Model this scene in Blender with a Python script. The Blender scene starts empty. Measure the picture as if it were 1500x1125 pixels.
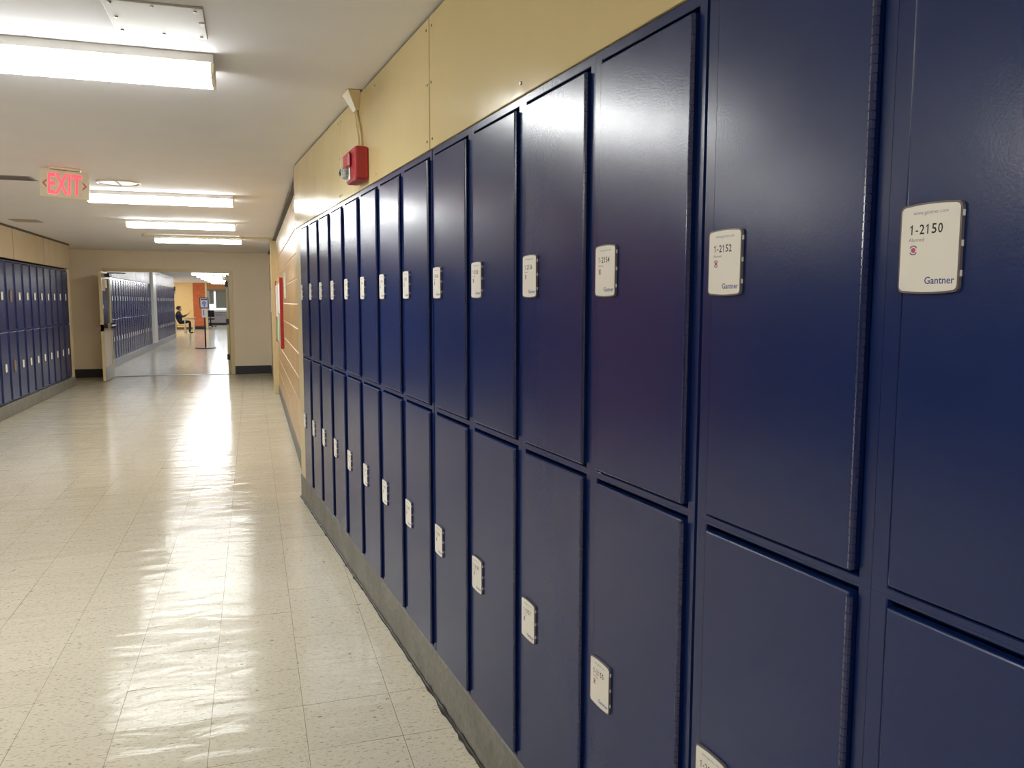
import bpy, bmesh, math, random
from mathutils import Vector, Matrix
random.seed(7)
sc = bpy.context.scene
COL = sc.collection
# ------------------------------------------------------------------ camera, world, exposure
TH = 0.0873                                   # the right-hand locker row stands 5 degrees off the corridor axis
cam_d = bpy.data.cameras.new('camera'); cam = bpy.data.objects.new('camera', cam_d); COL.objects.link(cam)
cam_d.sensor_width = 36.0; cam_d.lens = 1176.52 / 1500 * 36.0
cam_d.clip_start = 0.02; cam_d.clip_end = 200
yaw, pit, rol = math.radians(17.8692), math.radians(-5.8238), math.radians(0.1069)
fw = Vector((math.sin(yaw)*math.cos(pit), math.cos(yaw)*math.cos(pit), math.sin(pit)))
rt = fw.cross(Vector((0, 0, 1))).normalized(); up = rt.cross(fw)
r2 = rt*math.cos(rol) + up*math.sin(rol); u2 = up*math.cos(rol) - rt*math.sin(rol)
M = Matrix((r2, u2, -fw)).transposed().to_4x4(); M.translation = (-0.760, -0.806, 1.4315)
cam.matrix_world = M
sc.camera = cam
w = bpy.data.worlds.new('world'); sc.world = w; w.use_nodes = True
bg = w.node_tree.nodes['Background']; bg.inputs[0].default_value = (0.72, 0.86, 1.0, 1); bg.inputs[1].default_value = 2.4
sc.view_settings.view_transform = 'Standard'; sc.view_settings.look = 'None'
sc.view_settings.gamma = 1.0; sc.view_settings.use_curve_mapping = False
sc.view_settings.exposure = 0.40
LAMP = 23.0                                   # radiance of the fluorescent lenses
LAMP_FAR = 19.0
sc.cycles.max_bounces = 10; sc.cycles.diffuse_bounces = 8; sc.cycles.glossy_bounces = 4
sc.cycles.transmission_bounces = 6; sc.cycles.transparent_max_bounces = 10
sc.cycles.use_denoising = True; sc.cycles.caustics_reflective = False; sc.cycles.caustics_refractive = False
sc.cycles.sample_clamp_indirect = 10.0

# ------------------------------------------------------------------ materials
def lin(c):
    return tuple((x/255/12.92 if x/255 <= .04045 else ((x/255+.055)/1.055)**2.4) for x in c) + (1,)
class NT:
    def __init__(s, name):
        s.m = bpy.data.materials.new(name); s.m.use_nodes = True; s.t = s.m.node_tree
        s.b = s.t.nodes['Principled BSDF']
    def n(s, typ, **kw):
        x = s.t.nodes.new(typ)
        for k, v in kw.items():
            if k.startswith('i_'):
                x.inputs[k[2:].replace('_', ' ')].default_value = v
            else: setattr(x, k, v)
        return x
    def l(s, a, b): s.t.links.new(a, b)
    def mix(s, fac, a, b, blend='MIX'):
        x = s.n('ShaderNodeMix', data_type='RGBA', blend_type=blend)
        for i, v in ((0, fac), (6, a), (7, b)):
            if hasattr(v, 'links'): s.l(v, x.inputs[i])
            else: x.inputs[i].default_value = v
        return x.outputs[2]
    def ramp(s, fac, stops):
        x = s.n('ShaderNodeValToRGB'); s.l(fac, x.inputs[0])
        e = x.color_ramp.elements
        e[0].position, e[0].color = stops[0][0], stops[0][1]
        e[1].position, e[1].color = stops[-1][0], stops[-1][1]
        for p, c in stops[1:-1]:
            q = e.new(p); q.color = c
        return x.outputs[0]
    def noise(s, vec, scale, detail=3, rough=.5, dist=0):
        x = s.n('ShaderNodeTexNoise'); x.inputs['Scale'].default_value = scale; x.inputs['Detail'].default_value = detail
        x.inputs['Roughness'].default_value = rough; x.inputs['Distortion'].default_value = dist
        if vec is not None: s.l(vec, x.inputs['Vector'])
        return x.outputs['Fac']
    def bump(s, h, strength, dist, nrm=None):
        x = s.n('ShaderNodeBump'); x.inputs['Strength'].default_value = strength; x.inputs['Distance'].default_value = dist
        s.l(h, x.inputs['Height'])
        if nrm is not None: s.l(nrm, x.inputs['Normal'])
        return x.outputs[0]
    def mapr(s, v, a, b, c, d):
        x = s.n('ShaderNodeMapRange')
        s.l(v, x.inputs[0])
        for i, q in enumerate((a, b, c, d)): x.inputs[i+1].default_value = q
        return x.outputs[0]
G = lambda v: (v, v, v, 1)
MATS = {}
def mat(name, c, rough=.5, metal=0, var=.06, vs=8, bump=0, bs=60, spec=.5, coat=0):
    """plain paint / plastic / metal with a little procedural wear"""
    if name in MATS: return MATS[name]
    k = NT(name); pos = k.n('ShaderNodeNewGeometry').outputs['Position']
    c = lin(c); nz = k.noise(pos, vs, 4)
    d = tuple(x*(1-var) for x in c[:3]) + (1,); e = tuple(min(1, x*(1+var)) for x in c[:3]) + (1,)
    k.l(k.mix(nz, d, e), k.b.inputs['Base Color'])
    k.l(k.mapr(nz, .3, .7, rough*.97, min(1, rough*1.06)), k.b.inputs['Roughness'])
    k.b.inputs['Metallic'].default_value = metal; k.b.inputs['Specular IOR Level'].default_value = spec
    k.b.inputs['Coat Weight'].default_value = coat
    if bump: k.l(k.bump(k.noise(pos, bs, 3), bump, .002), k.b.inputs['Normal'])
    MATS[name] = k.m; return k.m
def emit(name, c, s, base=(240, 240, 235)):
    k = NT(name); k.b.inputs['Base Color'].default_value = lin(base)
    k.b.inputs['Emission Color'].default_value = c + (1,); k.b.inputs['Emission Strength'].default_value = s
    k.b.inputs['Roughness'].default_value = .35; MATS[name] = k.m; return k.m
def locker_paint():
    k = NT('navy_locker_enamel'); g = k.n('ShaderNodeNewGeometry').outputs['Position']
    nz = k.noise(g, 1.3, 3)
    k.l(k.mix(nz, (.0064, .021, .112, 1), (.0072, .0235, .126, 1)), k.b.inputs['Base Color'])
    sm = k.noise(g, 5, 4, .6)
    k.l(k.mapr(sm, .3, .7, .215, .255), k.b.inputs['Roughness'])
    k.b.inputs['Specular IOR Level'].default_value = .56
    pe = k.noise(g, 260, 2, .5)
    k.l(k.bump(pe, .13, .0010), k.b.inputs['Normal']); return k.m
def floor_mat():
    k = NT('waxed_vinyl_tile'); g = k.n('ShaderNodeNewGeometry').outputs['Position']
    mp = k.n('ShaderNodeMapping'); k.l(g, mp.inputs['Vector']); mp.inputs['Scale'].default_value = (55, 150, 55)
    mp.inputs['Rotation'].default_value = (0, 0, .5)
    f1 = k.noise(mp.outputs[0], 1.0, 3, .6, .6)
    mp2 = k.n('ShaderNodeMapping'); k.l(g, mp2.inputs['Vector']); mp2.inputs['Scale'].default_value = (40, 110, 40)
    mp2.inputs['Rotation'].default_value = (0, 0, -.7)
    f2 = k.noise(mp2.outputs[0], 1.0, 3, .6, .4)
    big = k.noise(g, .9, 4)
    base = k.mix(big, lin((216, 208, 186)), lin((224, 217, 198)))
    rnd = k.n('ShaderNodeObjectInfo').outputs['Random']
    base = k.mix(k.mapr(rnd, 0, 1, 0, .35), base, lin((208, 200, 176)))
    c = k.mix(k.ramp(f1, [(.57, G(0)), (.66, G(.7))]), base, lin((146, 122, 92)))
    c = k.mix(k.ramp(f2, [(.58, G(0)), (.68, G(.5))]), c, lin((228, 222, 200)))
    sp = k.noise(g, 34, 2, .4)
    c = k.mix(k.ramp(sp, [(.70, G(0)), (.75, G(.6))]), c, lin((112, 92, 68)))
    # tile joints of the far floor, where the tiles are too small to build one by one
    br = k.n('ShaderNodeTexBrick', offset=0.0)
    mb = k.n('ShaderNodeMapping'); k.l(g, mb.inputs['Vector']); mb.inputs['Location'].default_value = (.324, -2.02, 0)
    k.l(mb.outputs[0], br.inputs['Vector']); br.inputs['Scale'].default_value = 1.0
    br.inputs['Brick Width'].default_value = .305; br.inputs['Row Height'].default_value = .305; br.inputs['Mortar Size'].default_value = .0009
    c = k.mix(br.outputs['Fac'], c, lin((150, 138, 110)))
    k.l(c, k.b.inputs['Base Color'])
    wv = k.noise(g, 2.6, 3, .55, .5)
    ro = k.noise(g, 7.0, 4, .6)
    k.l(k.mapr(ro, .3, .7, .10, .18), k.b.inputs['Roughness'])
    mp3 = k.n('ShaderNodeMapping'); k.l(g, mp3.inputs['Vector']); mp3.inputs['Scale'].default_value = (2.2, 5.5, 1)
    wv2 = k.noise(mp3.outputs[0], 1.6, 4, .5, .8)
    n0 = k.bump(k.noise(mp3.outputs[0], .5, 2, .5, .3), .5, .016)
    n1 = k.bump(wv2, .42, .010, n0)
    k.l(k.bump(f1, .06, .002, n1), k.b.inputs['Normal'])
    k.b.inputs['Specular IOR Level'].default_value = .17
    return k.m
def panel_mat(name, c, rough, scale=1.0, bump=.12):
    k = NT(name); g = k.n('ShaderNodeNewGeometry').outputs['Position']
    n1 = k.noise(g, 1.5*scale, 4); c0 = lin(c); c1 = tuple(x*.9 for x in c0[:3]) + (1,)
    col = k.mix(n1, c1, c0)
    k.l(col, k.b.inputs['Base Color'])
    k.l(k.mapr(k.noise(g, 5, 4), .3, .7, rough*.8, rough*1.2), k.b.inputs['Roughness'])
    k.l(k.bump(k.noise(g, 3.5, 3, .5, .3), bump, .02), k.b.inputs['Normal']); return k.m
def concrete(name, c, c2):
    k = NT(name); g = k.n('ShaderNodeNewGeometry').outputs['Position']
    n1 = k.noise(g, 6, 6, .65); n2 = k.noise(g, 45, 3)
    col = k.mix(k.ramp(n1, [(.3, G(0)), (.7, G(1))]), lin(c), lin(c2))
    k.l(k.mix(k.mapr(n2, .4, .7, 0, .3), col, lin((70, 66, 60))), k.b.inputs['Base Color'])
    k.b.inputs['Roughness'].default_value = .6
    k.l(k.bump(n2, .25, .004), k.b.inputs['Normal']); return k.m
def brick_mat(name, c, c2, w_, h_, mortar, rough, axis=(1.5708, 0, 0)):
    k = NT(name); g = k.n('ShaderNodeNewGeometry').outputs['Position']
    mp = k.n('ShaderNodeMapping'); k.l(g, mp.inputs['Vector']); mp.inputs['Rotation'].default_value = axis
    br = k.n('ShaderNodeTexBrick'); k.l(mp.outputs[0], br.inputs['Vector']); br.inputs['Scale'].default_value = 1
    br.inputs['Color1'].default_value = lin(c); br.inputs['Color2'].default_value = lin(c2); br.inputs['Mortar'].default_value = lin(mortar)
    br.inputs['Brick Width'].default_value = w_; br.inputs['Row Height'].default_value = h_; br.inputs['Mortar Size'].default_value = .005
    k.l(br.outputs['Color'], k.b.inputs['Base Color']); k.b.inputs['Roughness'].default_value = rough
    k.l(k.bump(br.outputs['Fac'], -.3, .005), k.b.inputs['Normal']); return k.m
def block_mat():
    k = NT('tan_glazed_block'); g = k.n('ShaderNodeNewGeometry').outputs['Position']
    r = k.n('ShaderNodeObjectInfo').outputs['Random']
    col = k.mix(r, lin((192, 152, 94)), lin((202, 164, 106)))
    mp = k.n('ShaderNodeMapping'); k.l(g, mp.inputs['Vector']); mp.inputs['Scale'].default_value = (10, 40, 3)
    col = k.mix(k.mapr(k.noise(mp.outputs[0], 1, 3), .4, .7, 0, .2), col, lin((186, 148, 96)))
    k.l(col, k.b.inputs['Base Color']); k.b.inputs['Roughness'].default_value = .30
    k.l(k.bump(k.noise(g, 9, 3), .05, .004), k.b.inputs['Normal']); return k.m
def glass(name, tint=(.9, .95, .97)):
    k = NT(name); k.b.inputs['Base Color'].default_value = tint + (1,); k.b.inputs['Transmission Weight'].default_value = 1
    k.b.inputs['Roughness'].default_value = .02; k.b.inputs['IOR'].default_value = 1.45; return k.m

NAVY = locker_paint(); FLOOR = floor_mat()
HINGE = mat('navy_hinge_enamel', (34, 44, 90), .2, .0, .1, 8, 0, 60, .8)
CEIL = mat('white_ceiling_plaster', (234, 234, 238), .85, 0, .04, 3, .15, 90, .3)
PANEL = panel_mat('yellow_enamel_panel', (232, 212, 156), .15)
PANEL_L = panel_mat('beige_enamel_panel', (206, 188, 158), .36)
ENDWALL = mat('beige_wall_paint', (234, 221, 198), .5, 0, .04, 3, .08, 120)
CREAM = mat('cream_trim_enamel', (216, 200, 158), .35)
KERB = concrete('grey_concrete_kerb', (122, 120, 114), (150, 148, 140))
CAULK = mat('black_caulk', (44, 42, 40), .35, 0, .4, 20)
BLACKB = mat('black_rubber_base', (36, 38, 44), .45)
BLOCK = block_mat(); MORTAR = mat('pale_mortar', (240, 230, 206), .8)
DARKTRIM = mat('dark_ceiling_trim', (84, 74, 66), .6)
WHITE = mat('white_enamel', (226, 222, 214), .4)
STEEL = mat('brushed_steel', (176, 174, 170), .35, 1.0)
DSTEEL = mat('dark_bronze', (58, 52, 48), .4, .7)
PLATE = mat('cream_plate_plastic', (248, 244, 234), .35, 0, .02)
BEZEL = mat('grey_bezel_plastic', (112, 104, 104), .35)
BROWNPL = mat('brown_fibre_plate', (140, 112, 92), .6)
INK = mat('black_ink', (44, 38, 36), .5); BLUEINK = mat('blue_ink', (72, 88, 158), .5); PALEINK = mat('pale_blue_ink', (150, 158, 190), .5)
PINK = mat('pink_ink', (205, 84, 122), .5); PURPLE = mat('purple_ink', (104, 82, 140), .5); GREYINK = mat('grey_ink', (150, 142, 136), .5)
RED = mat('red_enamel', (172, 44, 54), .4); REDP = mat('red_board_frame', (176, 32, 36), .4)
LENS = emit('fluorescent_lens', (.975, 1.0, .98), LAMP); LENS_F = emit('cool_fluorescent_lens', (.95, .99, 1.04), LAMP_FAR)
ENDCAP = mat('translucent_end_cap', (236, 226, 198), .4)
EXITRED = emit('exit_red_led', (1.0, .06, .09), 1.3, (235, 60, 70))
SIGNBODY = mat('exit_sign_body', (238, 230, 204), .5)
CLEAR = glass('clear_strobe_lens'); PANE = glass('door_glass', (.75, .85, .92))
YELLOWW = mat('yellow_hall_paint', (236, 206, 146), .5); ORANGE = brick_mat('orange_brick', (190, 92, 44), (206, 108, 56), .21, .07, (170, 110, 70), .6)
TANW = mat('orange_tan_paint', (186, 130, 74), .55)
FARPANEL = panel_mat('cream_gloss_panel', (176, 160, 134), .40, 2, .6)
FARWHITE = mat('white_pilaster_paint', (236, 232, 226), .35)

# ------------------------------------------------------------------ mesh helpers
class B:
    def __init__(s): s.bm = bmesh.new()
    def box(s, a, b, bev=0, mi=0, seg=1):
        a, b = Vector(a), Vector(b); lo = Vector(map(min, a, b)); hi = Vector(map(max, a, b))
        r = bmesh.ops.create_cube(s.bm, size=1, matrix=Matrix.Translation((lo+hi)/2) @ Matrix.Diagonal(tuple(hi-lo)+(1,)))
        fs = set(f for v in r['verts'] for f in v.link_faces)
        if bev:
            es = list(set(e for v in r['verts'] for e in v.link_edges))
            q = bmesh.ops.bevel(s.bm, geom=es, offset=bev, segments=seg, affect='EDGES', profile=.5)
            fs = set(q['faces']) | set(f for v in q['verts'] for f in v.link_faces)
        for f in fs: f.material_index = mi
        return s
    def tube(s, p, q, r0, r1=None, n=10, mi=0, cap=True):
        p, q = Vector(p), Vector(q); d = q-p
        m = Matrix.Translation((p+q)/2) @ d.to_track_quat('Z', 'Y').to_matrix().to_4x4()
        r = bmesh.ops.create_cone(s.bm, cap_ends=cap, segments=n, radius1=r0, radius2=r0 if r1 is None else r1, depth=d.length, matrix=m)
        for f in set(f for v in r['verts'] for f in v.link_faces): f.material_index = mi; f.smooth = len(f.verts) == 4
        return s
    def path(s, pts, r, n=8, mi=0):
        """one continuous swept tube; r may be a list of radii"""
        pts = [Vector(p) for p in pts]; rings = []
        rr = r if isinstance(r, (list, tuple)) else [r]*len(pts)
        ref = None
        for i, p in enumerate(pts):
            t = (pts[min(i+1, len(pts)-1)] - pts[max(i-1, 0)]).normalized()
            if ref is None: ref = t.orthogonal().normalized()
            ref = (ref - t*ref.dot(t)).normalized(); b2 = t.cross(ref)
            rings.append([s.bm.verts.new(p + (ref*math.cos(6.28318*k/n) + b2*math.sin(6.28318*k/n))*rr[i]) for k in range(n)])
        for a, b in zip(rings, rings[1:]):
            for k in range(n):
                f = s.bm.faces.new((a[k], a[(k+1) % n], b[(k+1) % n], b[k])); f.smooth = True; f.material_index = mi
        for ring, fl in ((rings[0], 1), (rings[-1], 0)):
            f = s.bm.faces.new(ring[::-1] if fl else ring); f.material_index = mi
        return s
    def prism(s, pts, d, mi=0, mi_front=None):
        """extrude a planar polygon (3-D points) by vector d"""
        d = Vector(d); a = [s.bm.verts.new(Vector(p)) for p in pts]; b = [s.bm.verts.new(Vector(p)+d) for p in pts]
        n = len(a); fs = [s.bm.faces.new(a[::-1]), s.bm.faces.new(b)]
        for i in range(n): fs.append(s.bm.faces.new((a[i], a[(i+1) % n], b[(i+1) % n], b[i])))
        for f in fs: f.material_index = mi
        if mi_front is not None: fs[1].material_index = mi_front
        bmesh.ops.recalc_face_normals(s.bm, faces=fs)
        return s
    def sphere(s, c, r, sx=1, sy=1, sz=1, u=12, v=8, mi=0):
        q = bmesh.ops.create_uvsphere(s.bm, u_segments=u, v_segments=v, radius=r, matrix=Matrix.Translation(c) @ Matrix.Diagonal((sx, sy, sz, 1)))
        for f in set(f for x in q['verts'] for f in x.link_faces): f.smooth = True; f.material_index = mi
        return s
    def mesh(s, name, *mats):
        m = bpy.data.meshes.new(name); s.bm.to_mesh(m); s.bm.free()
        for x in mats: m.materials.append(x)
        return m
def add(name, me, parent=None, loc=(0, 0, 0), rz=0, **props):
    o = bpy.data.objects.new(name, me); COL.objects.link(o); o.location = loc; o.rotation_euler = (0, 0, rz)
    if parent is not None: o.parent = parent
    for k_, v in props.items(): o[k_] = v
    return o
def thing(name, label, cat, loc=(0, 0, 0), rz=0, group=None, me=None):
    o = add(name, me, None, loc, rz, label=label, category=cat)
    if group: o['group'] = group
    return o
def struct(name, me, loc=(0, 0, 0), rz=0, **p): return add(name, me, None, loc, rz, kind='structure', **p)
def box(name, a, b, m, bev=0, parent=None, **kw): return add(name, B().box(a, b, bev).mesh(name, m), parent, **kw)
CT, ST = math.cos(TH), math.sin(TH)
def LW(x, y, z=0): return Vector((x*CT - y*ST, x*ST + y*CT, z))        # locker-row frame to corridor frame
def text_mesh(s, size_w, m, bold=0.0, name='lettering', h=None):
    """flat lettering facing -X: text runs towards -Y, origin at its lower-left corner, total width size_w"""
    cu = bpy.data.curves.new(name, 'FONT'); cu.body = s; cu.offset = bold; cu.resolution_u = 2
    o = bpy.data.objects.new(name, cu); COL.objects.link(o)
    bpy.context.view_layer.update()
    me = bpy.data.meshes.new_from_object(o.evaluated_get(bpy.context.evaluated_depsgraph_get()))
    bpy.data.objects.remove(o)
    xs = [v.co.x for v in me.vertices]; ys = [v.co.y for v in me.vertices]
    k_ = size_w/(max(xs)-min(xs)); kv = h/(max(ys)-min(ys)) if h else k_
    x0, y0 = min(xs), min(ys)
    for v in me.vertices: v.co = Vector((0, -(v.co.x-x0)*k_, (v.co.y-y0)*kv))
    me.materials.clear(); me.materials.append(m); me.name = name
    return me

# ------------------------------------------------------------------ setting: floor
H = 2.39
fl = struct('floor', B().box((-7.2, -5.3, -.12), (2.2, 52, -.003)).mesh('floor', FLOOR))
tile_me = B().box((-.1524, -.1524, -.0028), (.1524, .1524, 0), .0002).mesh('tile', FLOOR)
for i in range(11):
    for j in range(21):
        x, y = -.324 + .305*(i-9), 2.02 + .305*(j-4)
        if x + .305 > -(y)*ST + .10: continue       # nothing under the locker row
        o_ = add('tile', tile_me, fl, (x+.1525, y+.1525, 0)); o_.rotation_euler = (random.gauss(0, .0014), random.gauss(0, .0014), 0)
fill = []
# strip of cut tiles along the kerb
for j in range(21):
    y = 2.02 + .305*(j-4)
    for i in range(7, 12):
        x = -.324 + .305*(i-9)
        if x + .305 <= -(y)*ST + .10: continue
        xr0 = min(x+.3046, .02/CT - y*math.tan(TH)); xr1 = min(x+.3046, .02/CT - (y+.305)*math.tan(TH))
        if xr0 - x < .02 or xr1 - x < .02 or y > 5.2: continue
        add('tile', B().prism([(x+.0004, y+.0004, -.003), (xr0, y+.0004, -.003), (xr1, y+.3046, -.003), (x+.0004, y+.3046, -.003)], (0, 0, .003)).mesh('cut_tile', FLOOR), fl)
struct('ceiling', B().box((-7.2, -5.3, H), (2.2, 52, H+.1)).mesh('ceiling', CEIL))
# ------------------------------------------------------------------ right-hand locker row's shell
Y0, Y1 = -1.12, 5.005
kb = struct('baseboard_right', B().box((.004, Y0, 0), (.44, 5.235, .174), .004).mesh('baseboard_right', KERB), (0, 0, 0), TH)
pts, rad = [], []
yy = Y0
while yy < 5.24:
    pts.append((.001+random.uniform(-.002, .002), yy, .003+random.uniform(-.001, .002))); rad.append(random.uniform(.006, .009) * (1.6 if random.random() < .06 else 1)); yy += .03
add('caulk_bead', B().path(pts, rad, 8).mesh('caulk_bead', CAULK), kb)
struct('trim_1', B().box((.004, Y1+.002, .175), (.30, 5.205, 1.946), .003).mesh('trim_1', CREAM), (0, 0, 0), TH)       # filler beside the last locker
struct('wall_right', B().box((.46, -5.2, 0), (.56, 5.2, H-.002)).mesh('wall_right', ENDWALL), (0, 0, 0), TH)
sof = struct('wall_right_soffit', B().box((.010, Y0, 1.9465), (.455, 5.20, H-.004)).mesh('wall_right_soffit', DARKTRIM), (0, 0, 0), TH)
def panels(par, spans, z0, z1, x, m, n_in=-1, screws=True, gp=.0048):
    scr = B().tube((0, 0, 0), (n_in*.003, 0, 0), .005, .0035, 8).mesh('screw', STEEL)
    for a, b in spans:
        p = add('panel', B().box((x, a+gp, z0), (x-n_in*.010, b-gp, z1), .0015).mesh('panel', m), par)
        if screws:
            for yq in (a+.03, (a+b)/2, b-.03):
                for zq in (z0+.03, z1-.035): add('screw', scr, p, (x, yq, zq))
            for yq in (a+.022, b-.022): add('screw', scr, p, (x, yq, (z0+z1)/2))
panels(sof, [(-1.12, .393), (.393, 1.947), (1.947, 3.501), (3.501, 5.21)], 1.947, H-.012, 0.0, PANEL)
struct('wall_right_rear', B().box((0, -5.2, 0), (.40, Y0-.004, H-.004)).mesh('wall_right_rear', ENDWALL), (0, 0, 0), TH)
# ------------------------------------------------------------------ glazed block wall beyond the lockers
XR = -.39
wb = struct('wall_right_blocks', B().box((XR+.007, 5.26, 0), (XR+.2, 12.2, H-.002)).mesh('wall_right_blocks', MORTAR))
bw, bh = .405, .2125
blk = B().box((0, .003, .005), (.02, bw-.003, bh-.005), .004).mesh('block', BLOCK)
half = B().box((0, .003, .005), (.02, bw/2-.003, bh-.005), .004).mesh('half_block', BLOCK)
for r in range(11):
    z = .16 + .2125*(r) - .02
    if z + bh > H: break
    y = 5.30 + (0 if r % 2 else 0)
    if r % 2:
        add('block', half, wb, (XR, y, z)); y += bw/2
    while y + bw < 12.19:
        add('block', blk, wb, (XR, y, z)); y += bw
    if 12.19 - y > bw/2: add('block', half, wb, (XR, y, z))
struct('baseboard_1', B().box((XR-.008, 5.30, 0), (XR+.02, 12.19, .135), .004).mesh('baseboard_1', KERB))
struct('trim_2', B().box((-.43, 5.25, H-.03), (-.38, 15.95, H-.001), .004).mesh('trim_2', DARKTRIM))
struct('trim_3', B().box((-.470, 12.2, 0), (-.30, 12.42, H-.002), .004).mesh('trim_3', CREAM))
d4 = struct('door_4', B().box((-.42, 12.43, 0.01), (-.36, 15.30, H-.25), .003).mesh('door_4', mat('tan_door_wood', (176, 140, 98), .4)))
add('door_frame', B().box((-.425, 15.30, 0), (-.36, 15.40, H-.2), .003).mesh('door_frame', CREAM), d4)
add('door_frame', B().box((-.425, 12.43, H-.25), (-.36, 15.30, H-.2), .003).mesh('door_frame', CREAM), d4)
struct('wall_right_far', B().box((-.40, 12.43, 0), (-.2, 15.96, H-.002)).mesh('wall_right_far', ENDWALL))
struct('baseboard_2', B().box((-.435, 15.41, 0), (-.40, 15.94, .15), .003).mesh('baseboard_2', BLACKB))
# ------------------------------------------------------------------ end wall and its doorway
YE = 16.0
e = B().box((-4.9, YE, 0), (-3.40, YE+.16, H-.002)).box((-1.125, YE, 0), (.6, YE+.16, H-.002)).box((-3.40, YE, 2.035), (-1.125, YE+.16, H-.002))
bmesh.ops.remove_doubles(e.bm, verts=e.bm.verts, dist=1e-5)
struct('wall_front', e.mesh('wall_front', ENDWALL))
struct('baseboard_3', B().box((-4.1, YE-.014, 0), (-3.402, YE, .16), .003).mesh('baseboard_3', BLACKB))
struct('baseboard_4', B().box((-1.123, YE-.014, 0), (-.425, YE, .16), .003).mesh('baseboard_4', BLACKB))
struct('trim_4', B().prism([(-3.415, YE-.02, 0), (-3.415, YE-.02, 2.05), (-1.11, YE-.02, 2.05), (-1.11, YE-.02, 0), (-1.185, YE-.02, 0), (-1.185, YE-.02, 1.99), (-3.335, YE-.02, 1.99), (-3.335, YE-.02, 0)], (0, .20, 0)).mesh('trim_4', CREAM))
struct('trim_5', B().box((-3.335, YE+.02, -.002), (-1.185, YE+.12, .006), .002).mesh('trim_5', STEEL))          # threshold
# left leaf stands open towards the camera
d1 = struct('door_1', B().box((-3.325, 15.02, .012), (-3.28, 15.97, .08)).box((-3.325, 15.02, .90), (-3.28, 15.97, 1.02)).box((-3.325, 15.02, 1.84), (-3.28, 15.97, 1.965))
    .box((-3.325, 15.02, .08), (-3.28, 15.08, 1.84)).box((-3.325, 15.85, .08), (-3.28, 15.97, 1.84)).mesh('door_1', CREAM))
box('lower_panel', (-3.315, 15.08, .08), (-3.29, 15.85, .90), mat('white_door_panel', (240, 230, 220), .35), parent=d1)
box('glass_pane', (-3.306, 15.08, 1.02), (-3.300, 15.85, 1.84), glass('dark_door_glass', (.16, .24, .36)), parent=d1)
box('notice', (-3.2995, 15.12, 1.62), (-3.297, 15.5, 1.82), mat('yellow_paper', (214, 188, 128), .7), parent=d1)
box('kick_plate', (-3.279, 15.06, .02), (-3.276, 15.93, .26), STEEL, .001, parent=d1)
pb = add('panic_bar', B().tube((-3.215, 15.16, .985), (-3.215, 15.86, .985), .018, n=12).mesh('panic_bar', STEEL), d1)
box('latch_case', (-3.28, 15.09, .95), (-3.225, 15.15, 1.03), DSTEEL, .008, parent=d1)
box('hinge_case', (-3.28, 15.84, .94), (-3.20, 15.91, 1.03), DSTEEL, .008, parent=d1)
ca = add('door_closer', B().box((-3.28, 15.36, 1.87), (-3.20, 15.66, 1.935), .01).mesh('door_closer', DSTEEL), d1)
add('closer_arm', B().path([(-3.24, 15.42, 1.945), (-2.98, 15.70, 1.95), (-3.06, YE-.02, 1.955)], .010, 8).mesh('closer_arm', DSTEEL), ca)
for z in (1.62, 1.3): box('notice', (-3.279, 15.035, z), (-3.277, 15.12, z+.07), WHITE, parent=d1)
# right leaf swings away into the far hall
d2 = struct('door_2', B().box((-1.245, 16.15, .012), (-1.20, 17.08, 1.965), .003).mesh('door_2', CREAM))
for z in (.28, .98, 1.72): box('hinge', (-1.258, 16.10, z), (-1.205, 16.15, z+.11), DSTEEL, .003, parent=d2)
cb = box('door_closer', (-1.31, 16.35, 1.86), (-1.246, 16.68, 1.93), STEEL, .01, parent=d2)
add('closer_arm', B().path([(-1.29, 16.42, 1.94), (-1.52, 16.30, 1.95), (-1.54, 16.18, 1.96)], .012, 8).mesh('closer_arm', STEEL), cb)
# ------------------------------------------------------------------ left side
XL = -3.66
kl = struct('baseboard_left', B().box((-4.1, 6.40, 0), (XL, 14.46, .160), .004).mesh('baseboard_left', KERB))
sl = struct('wall_left_soffit', B().box((-4.1, 6.40, 1.966), (XL-.012, 14.46, H-.004)).mesh('wall_left_soffit', DARKTRIM))
panels(sl, [(6.40, 7.87), (7.87, 9.49), (9.49, 11.11), (11.11, 12.73), (12.73, 14.46)], 1.968, H-.03, XL, PANEL_L, 1, False, .016)
struct('trim_6', B().box((-4.1, 14.27, .161), (XL-.003, 14.45, 1.964), .003).mesh('trim_6', CREAM))
struct('trim_7', B().box((XL-.02, 6.40, H-.028), (XL+.008, 14.46, H-.002), .004).mesh('trim_7', DARKTRIM))
struct('wall_left', B().box((-4.3, 6.40, 0), (-4.105, YE-.002, H-.002)).mesh('wall_left', ENDWALL))
XN = -5.2                                    # nearer the camera the hall widens and the lockers stand further back
struct('baseboard_8', B().box((-5.64, -1.56, 0), (XN, 6.2, .160), .004).mesh('baseboard_8', KERB))
sn = struct('wall_left_near_soffit', B().box((-5.64, -1.56, 1.966), (XN-.012, 6.2, H-.004)).mesh('wall_left_near_soffit', DARKTRIM))
panels(sn, [(-1.56, -.23), (-.23, 1.39), (1.39, 3.01), (3.01, 4.63), (4.63, 6.2)], 1.968, H-.03, XN, PANEL_L, 1, False, .016)
struct('wall_left_near', B().box((-5.8, -1.56, 0), (-5.65, 6.2, H-.002)).mesh('wall_left_near', ENDWALL))
struct('wall_left_corner', B().box((-5.8, 6.205, 0), (XL, 6.395, H-.002)).mesh('wall_left_corner', ORANGE))
struct('wall_left_rear', B().box((-5.8, -5.21, 0), (XN, -1.57, H-.002)).mesh('wall_left_rear', ENDWALL))
struct('wall_back', B().box((-7.04, -5.3, 0), (1.2, -5.22, H-.002)).mesh('wall_back', ENDWALL))
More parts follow.
